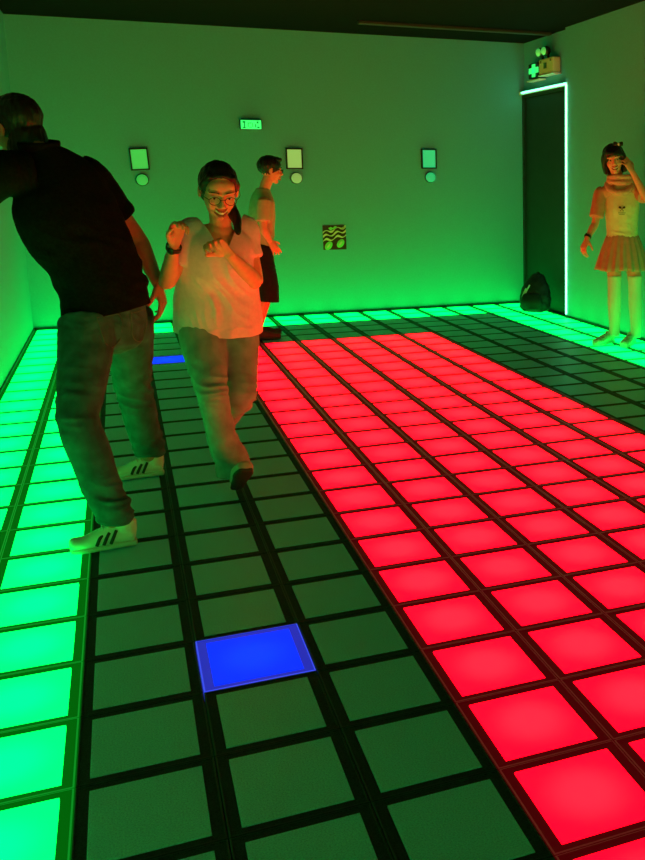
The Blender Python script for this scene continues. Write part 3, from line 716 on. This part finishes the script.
b = bmesh.new(); hb = HM @ V((.050, .035, .118))+hc   # hair bow
for k in (-1, 1):
    tube(b, [(hb, .010, .008), (hb+sd*k*.022+V((0, 0, .006)), .020, .010), (hb+sd*k*.036+V((0, 0, .006)), .018, .008)], (0, 0, 1), 10, 4)
ell(b, hb, (.013, .013, .013), seg=12); hbow = finish('hair_bow', b, m_black, girl)
b = bmesh.new(); ell(b, hb+V((-.004, -.016, .004)), (.010, .007, .012), seg=12); finish('bow_pearl', b, mat('pearl_white', (.9, .9, .88), .2, .5), hbow)
ROOT = (0, 0, 0)
girl.location += V((-.075, -.145, .0));
# ================================================================== wall fittings
m_frame = mat('black_frame', (.008, .009, .008), .4, .4)
m_sheet = mat('pale_sheet', (.88, .90, .86), .5, .3)
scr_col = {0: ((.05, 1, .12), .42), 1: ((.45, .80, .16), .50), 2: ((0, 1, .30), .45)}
where = ('leftmost, nearest the left wall', 'in the middle, beside the short-haired person', 'on the right, alone near the far corner')
m_btn = {}
for i, (x, z, tl) in enumerate(((1.035, 1.592, .05), (2.49, 1.605, .03), (3.905, 1.612, .0))):
    ROOT = (x, -.0, z)
    e = empty('wall_panel', ROOT, ('black-framed pale panel on back wall, '+('leftmost of the three', 'in the middle, beside the short-haired person', 'rightmost of the three')[i]), 'panel', 'framed panels on the back wall')
    Mr = Matrix.Rotation(-tl if i == 0 else 0, 3, 'Y')
    def pb(name, bxs, m, par, bev=.0):
        b = bmesh.new()
        for q in bxs: box(b, *q)
        if bev: bevel(b, bev)
        for v in b.verts: v.co = Mr @ v.co+V(ROOT)
        return finish(name, b, m, par, smooth=False)
    hw, hh, t = .083, .104, .013
    pb('backplate', [(-hw, -.012, -hh, hw, 0, hh)], m_frame, e)
    pb('frame', [(-hw, -.03, hh-t, hw, -.0, hh), (-hw, -.03, -hh, hw, -.0, -hh+t), (-hw, -.03, -hh, -hw+t, 0, hh), (hw-t, -.03, -hh, hw, 0, hh)], m_frame, e, .003)
    cl, st = scr_col[i]
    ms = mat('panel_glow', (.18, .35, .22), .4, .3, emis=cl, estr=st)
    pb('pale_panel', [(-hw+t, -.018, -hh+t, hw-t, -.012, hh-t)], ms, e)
    x2 = x+.012; z2 = z-.195
    ROOT = (x2, 0, z2)
    e = empty('round_button', ROOT, 'round wall button with modelled dark shadow ring on back wall, below the '+('leftmost', 'middle', 'rightmost')[i]+' framed panel', 'button', 'round buttons on the back wall')
    def disc(name, r0, r1, y0, y1, m, par):
        b = bmesh.new(); n = 32
        R = [[b.verts.new((x2+r*math.cos(2*PI*k/n), -y, z2+r*math.sin(2*PI*k/n))) for k in range(n)] for r, y in ((r0, 0), (r0, y0), (r1, y1), (r1*.55, y1+.003))]
        for A, B in zip(R, R[1:]):
            for k in range(n): b.faces.new((A[k], A[(k+1) % n], B[(k+1) % n], B[k]))
        b.faces.new(R[-1]); bmesh.ops.recalc_face_normals(b, faces=b.faces)
        return finish(name, b, m, par)
    disc('ring', .060, .058, .012, .016, m_frame, e)  # dark disc stands in for the shadow around the button
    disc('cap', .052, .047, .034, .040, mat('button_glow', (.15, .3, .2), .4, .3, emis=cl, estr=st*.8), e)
# lit sign between the panels
ROOT = (2.08, 0, 1.93)
e = empty('lit_sign', ROOT, 'small bright green lit box with dark marks high on back wall', 'sign')
b = bmesh.new(); box(b, 1.975, -.045, 1.885, 2.185, 0, 1.985); bevel(b, .006); finish('housing', b, m_frame, e, smooth=False)
b = bmesh.new(); box(b, 1.982, -.050, 1.890, 2.178, -.045, 1.976); bevel(b, .002)
finish('lit_face', b, mat('sign_green', (.2, .8, .3), .4, .3, emis=(.02, 1, .16), estr=1.0), e, smooth=False)
mk = mat('sign_mark', (.0, .10, .02), .5, .2, emis=(0, 1, .1), estr=.22)
for q in ((2.000, 1.950, 2.026, 1.966), (2.012, 1.905, 2.022, 1.95), (2.000, 1.898, 2.028, 1.908), (2.050, 1.945, 2.085, 1.952), (2.050, 1.910, 2.056, 1.945), (2.092, 1.910, 2.098, 1.950), (2.118, 1.905, 2.126, 1.940), (2.134, 1.945, 2.152, 1.965), (2.138, 1.90, 2.160, 1.915), (2.062, 1.905, 2.085, 1.911)):
    b = bmesh.new(); box(b, q[0], -.0515, q[1], q[2], -.0495, q[3]); finish('sign_mark', b, mk, e, smooth=False)
# poster with wavy stripes
ROOT = (2.86, 0, .80)
e = empty('poster', ROOT, 'small square poster of black and pale green wavy stripes on back wall', 'poster')
x0, x1, z0, z1 = 2.745, 2.985, .672, .925
b = bmesh.new(); box(b, x0, -.006, z0, x1, 0, z1); finish('sheet', b, m_black, e, smooth=False)
m_ps = mat('poster_pale', (.80, .82, .42), .6, .2); m_pg = mat('poster_green', (.25, .85, .20), .6, .2)
def band(zc, th, m, a=.022, x_0=x0, x_1=x1, slope=.25, ph_=0):
    b = bmesh.new(); n = 24; A = []
    for i in range(n+1):
        x = x_0+(x_1-x_0)*i/n; z = zc+slope*(x-x_0)+a*math.sin((x-x0)/(x1-x0)*4*PI+ph_)
        th_ = th*(.75+.35*math.sin(i*.55+zc*40))
        A.append([b.verts.new((x, -.0075, max(z0, min(z1, z+th_)))), b.verts.new((x, -.0075, max(z0, min(z1, z-th_))))])
    for P_, Q_ in zip(A, A[1:]): b.faces.new((P_[0], P_[1], Q_[1], Q_[0]))
    o = finish('stripe', b, m, e, smooth=False); return o
band(.850, .010, m_ps, .014); band(.808, .011, m_ps, .014); band(.762, .011, m_ps, .014)
band(.895, .017, m_pg, .006, x0+.06, x1-.09, 0.05); band(.885, .012, m_ps, .004, x1-.05, x1, .7)
for cx, cz in ((2.80, .715), (2.925, .735)):
    b = bmesh.new(); ell(b, (0, 0, 0), (.034, .003, .050), Matrix.Rotation(math.radians(38), 3, 'Y'), origin=V((cx, -.0065, cz)), seg=20); finish('leaf_shape', b, m_pg, e)
    b = bmesh.new(); ell(b, (0, 0, 0), (.010, .003, .026), Matrix.Rotation(math.radians(38), 3, 'Y'), origin=V((cx, -.0085, cz)), seg=12); finish('leaf_vein', b, m_ps, e)

# ------------------------------------------------------------------ neon door surround
ROOT = (RX, DY, 0)
e = empty('light_strip', ROOT, 'glowing green-white light strip running up and over the dark doorway on right wall', 'light')
mneon = mat('neon_core', (.8, .9, .9), .4, .3, emis=(.13, 1.0, .45), estr=5.5)
b = bmesh.new(); tube(b, [(V((RX-.012, DY, .03)), .007), (V((RX-.012, DY, 1.2)), .007), (V((RX-.012, DY, DZ)), .007)], (1, 0, 0), 12, 6); finish('glowing_tube', b, mneon, e)
b = bmesh.new(); tube(b, [(V((RX-.012, DY, DZ)), .007), (V((RX-.012, DY*.5, DZ)), .007), (V((RX-.012, -.09, DZ)), .007)], (1, 0, 0), 12, 6); finish('glowing_tube', b, mneon, e)
b = bmesh.new(); box(b, RX-.004, DY-.016, 0, RX, DY+.016, DZ+.016); box(b, RX-.004, DY, DZ-.016, RX+REC, 0, DZ+.016); finish('channel', b, m_sheet, e, smooth=False)

# ------------------------------------------------------------------ emergency light above the door
ROOT = (RX+REC, -.80, 2.54)
XW = RX+REC
e = empty('emergency_light', ROOT, 'twin-headed emergency light with pale battery box above the lit doorway', 'light')
m_box = mat('pale_yellow_box', (.78, .80, .45), .5, .3)
m_hd = mat('lamp_lens_green', (.45, .85, .45), .2, .6, emis=(.05, 1, .15), estr=.35)
b = bmesh.new(); box(b, XW-.09, -.985, 2.465, XW, -.625, 2.615); bevel(b, .012); bx_o = finish('battery_box', b, m_box, e, smooth=False)
b = bmesh.new(); box(b, XW-.094, -.83, 2.515, XW-.088, -.76, 2.57); finish('test_window', b, mat('window_green', (.03, .18, .04), .3, .5), bx_o, smooth=False)
for yy in (-.68, -.93):
    b = bmesh.new(); box(b, XW-.093, yy-.012, 2.575, XW-.089, yy+.012, 2.598); finish('indicator', b, bpy.data.materials['window_green'], bx_o, smooth=False)
b = bmesh.new(); box(b, XW-.10, -.995, 2.448, XW, -.625, 2.458); finish('shelf_rail', b, m_sheet, e, smooth=False)
for yy in (-.66, -.80):
    b = bmesh.new(); ell(b, (0, 0, 0), (.045, .058, .052), origin=None, seg=20)
    for v in b.verts: v.co += V((XW-.08, yy, 2.685))
    hd = finish('lamp_head', b, m_black, e)
    b = bmesh.new(); ell(b, (0, 0, 0), (.03, .044, .040), seg=20)
    for v in b.verts: v.co += V((XW-.108, yy-.006, 2.685))
    finish('lens', b, m_hd, hd)
    b = bmesh.new(); tube(b, [(V((XW-.06, yy, 2.61)), .012), (V((XW-.06, yy, 2.65)), .012)], (1, 0, 0), 10, 3); finish('bracket', b, m_black, hd)
ROOT = (XW, -.45, 2.53)
e = empty('cross_sign', ROOT, 'glowing green cross on square black sign box above the lit doorway', 'sign')
b = bmesh.new(); box(b, XW-.07, -.60, 2.450, XW, -.29, 2.605); bevel(b, .006); finish('sign_box', b, m_frame, e, smooth=False)
b = bmesh.new()
for q in ((-.485, 2.462, -.405, 2.592), (-.57, 2.500, -.32, 2.556)): box(b, XW-.078, q[0], q[1], XW-.070, q[2], q[3])
finish('cross', b, mat('cross_green', (.2, .8, .3), .4, .3, emis=(.02, 1, .18), estr=.9), e, smooth=False)
b = bmesh.new(); box(b, XW-.08, -.605, 2.422, XW, -.27, 2.434); finish('shelf_rail', b, m_sheet, e, smooth=False)

# ------------------------------------------------------------------ backpack in the corner
ROOT = (4.80, -.88, 0)
e = empty('backpack', ROOT, 'black backpack slumped on the green tiles in front of the dark doorway', 'backpack')
m_bag = mat('black_nylon', (.012, .012, .013), .6, .3, nscale=30, namp=.3, bump=.5, bscale=120)
BM = basis((-.72, -.69, .12), (.10, .05, 1))
b = bmesh.new(); o_ = V((4.775, -.86, 0))
tube(b, [(o_+V((0, 0, .06)), .17, .10), (o_+V((.01, .01, .16)), .175, .105), (o_+V((.03, .02, .29)), .14, .09), (o_+V((.05, .03, .38)), .075, .06)], BM @ V((1, 0, 0)), 24)
b = fuse(b, .008, 4, folds([(o_+V((0, 0, .2)), .3, 1)], .008, 7, (.3, .2, 1), 2, .004)); cut(b, (0, 0, .0), (0, 0, -1))
bvh = BVHTree.FromBMesh(b); bag = finish('bag_body', b, m_bag, e)
b = bmesh.new(); q_ = o_+BM @ V((0, .095, 0))
tube(b, [(q_+V((0, 0, .05)), .12, .035), (q_+V((0, 0, .12)), .125, .045), (q_+V((.01, .01, .19)), .10, .03)], BM @ V((1, 0, 0)), 20)
b = fuse(b, .008, 3); cut(b, (0, 0, 0), (0, 0, -1)); finish('front_pocket', b, m_bag, e)
m_str = mat('pale_strap', (.55, .60, .55), .6, .3)
for k, (dx, dz) in enumerate(((-.150, .0), (-.105, .03))):
    pts = []
    for u_, v_ in ((-.02, .04), (-.01, .11), (.015, .19), (.05, .27)):
        h = bvh.find_nearest(o_+BM @ V((dx+u_, .14, v_+dz))); pts.append((h[0]+h[1]*.003, .009, .004))
    b = bmesh.new(); tube(b, pts, BM @ V((1, 0, 0)), 8, 4); finish('strap', b, m_str, e)
b = bmesh.new(); hp = o_+V((.05, .03, .40)); tube(b, [(hp+V((-.03, .02, -.01)), .007), (hp+V((0, 0, .025)), .007), (hp+V((.03, -.02, -.01)), .007)], (1, 0, 0), 8, 4); finish('carry_loop', b, m_bag, e)
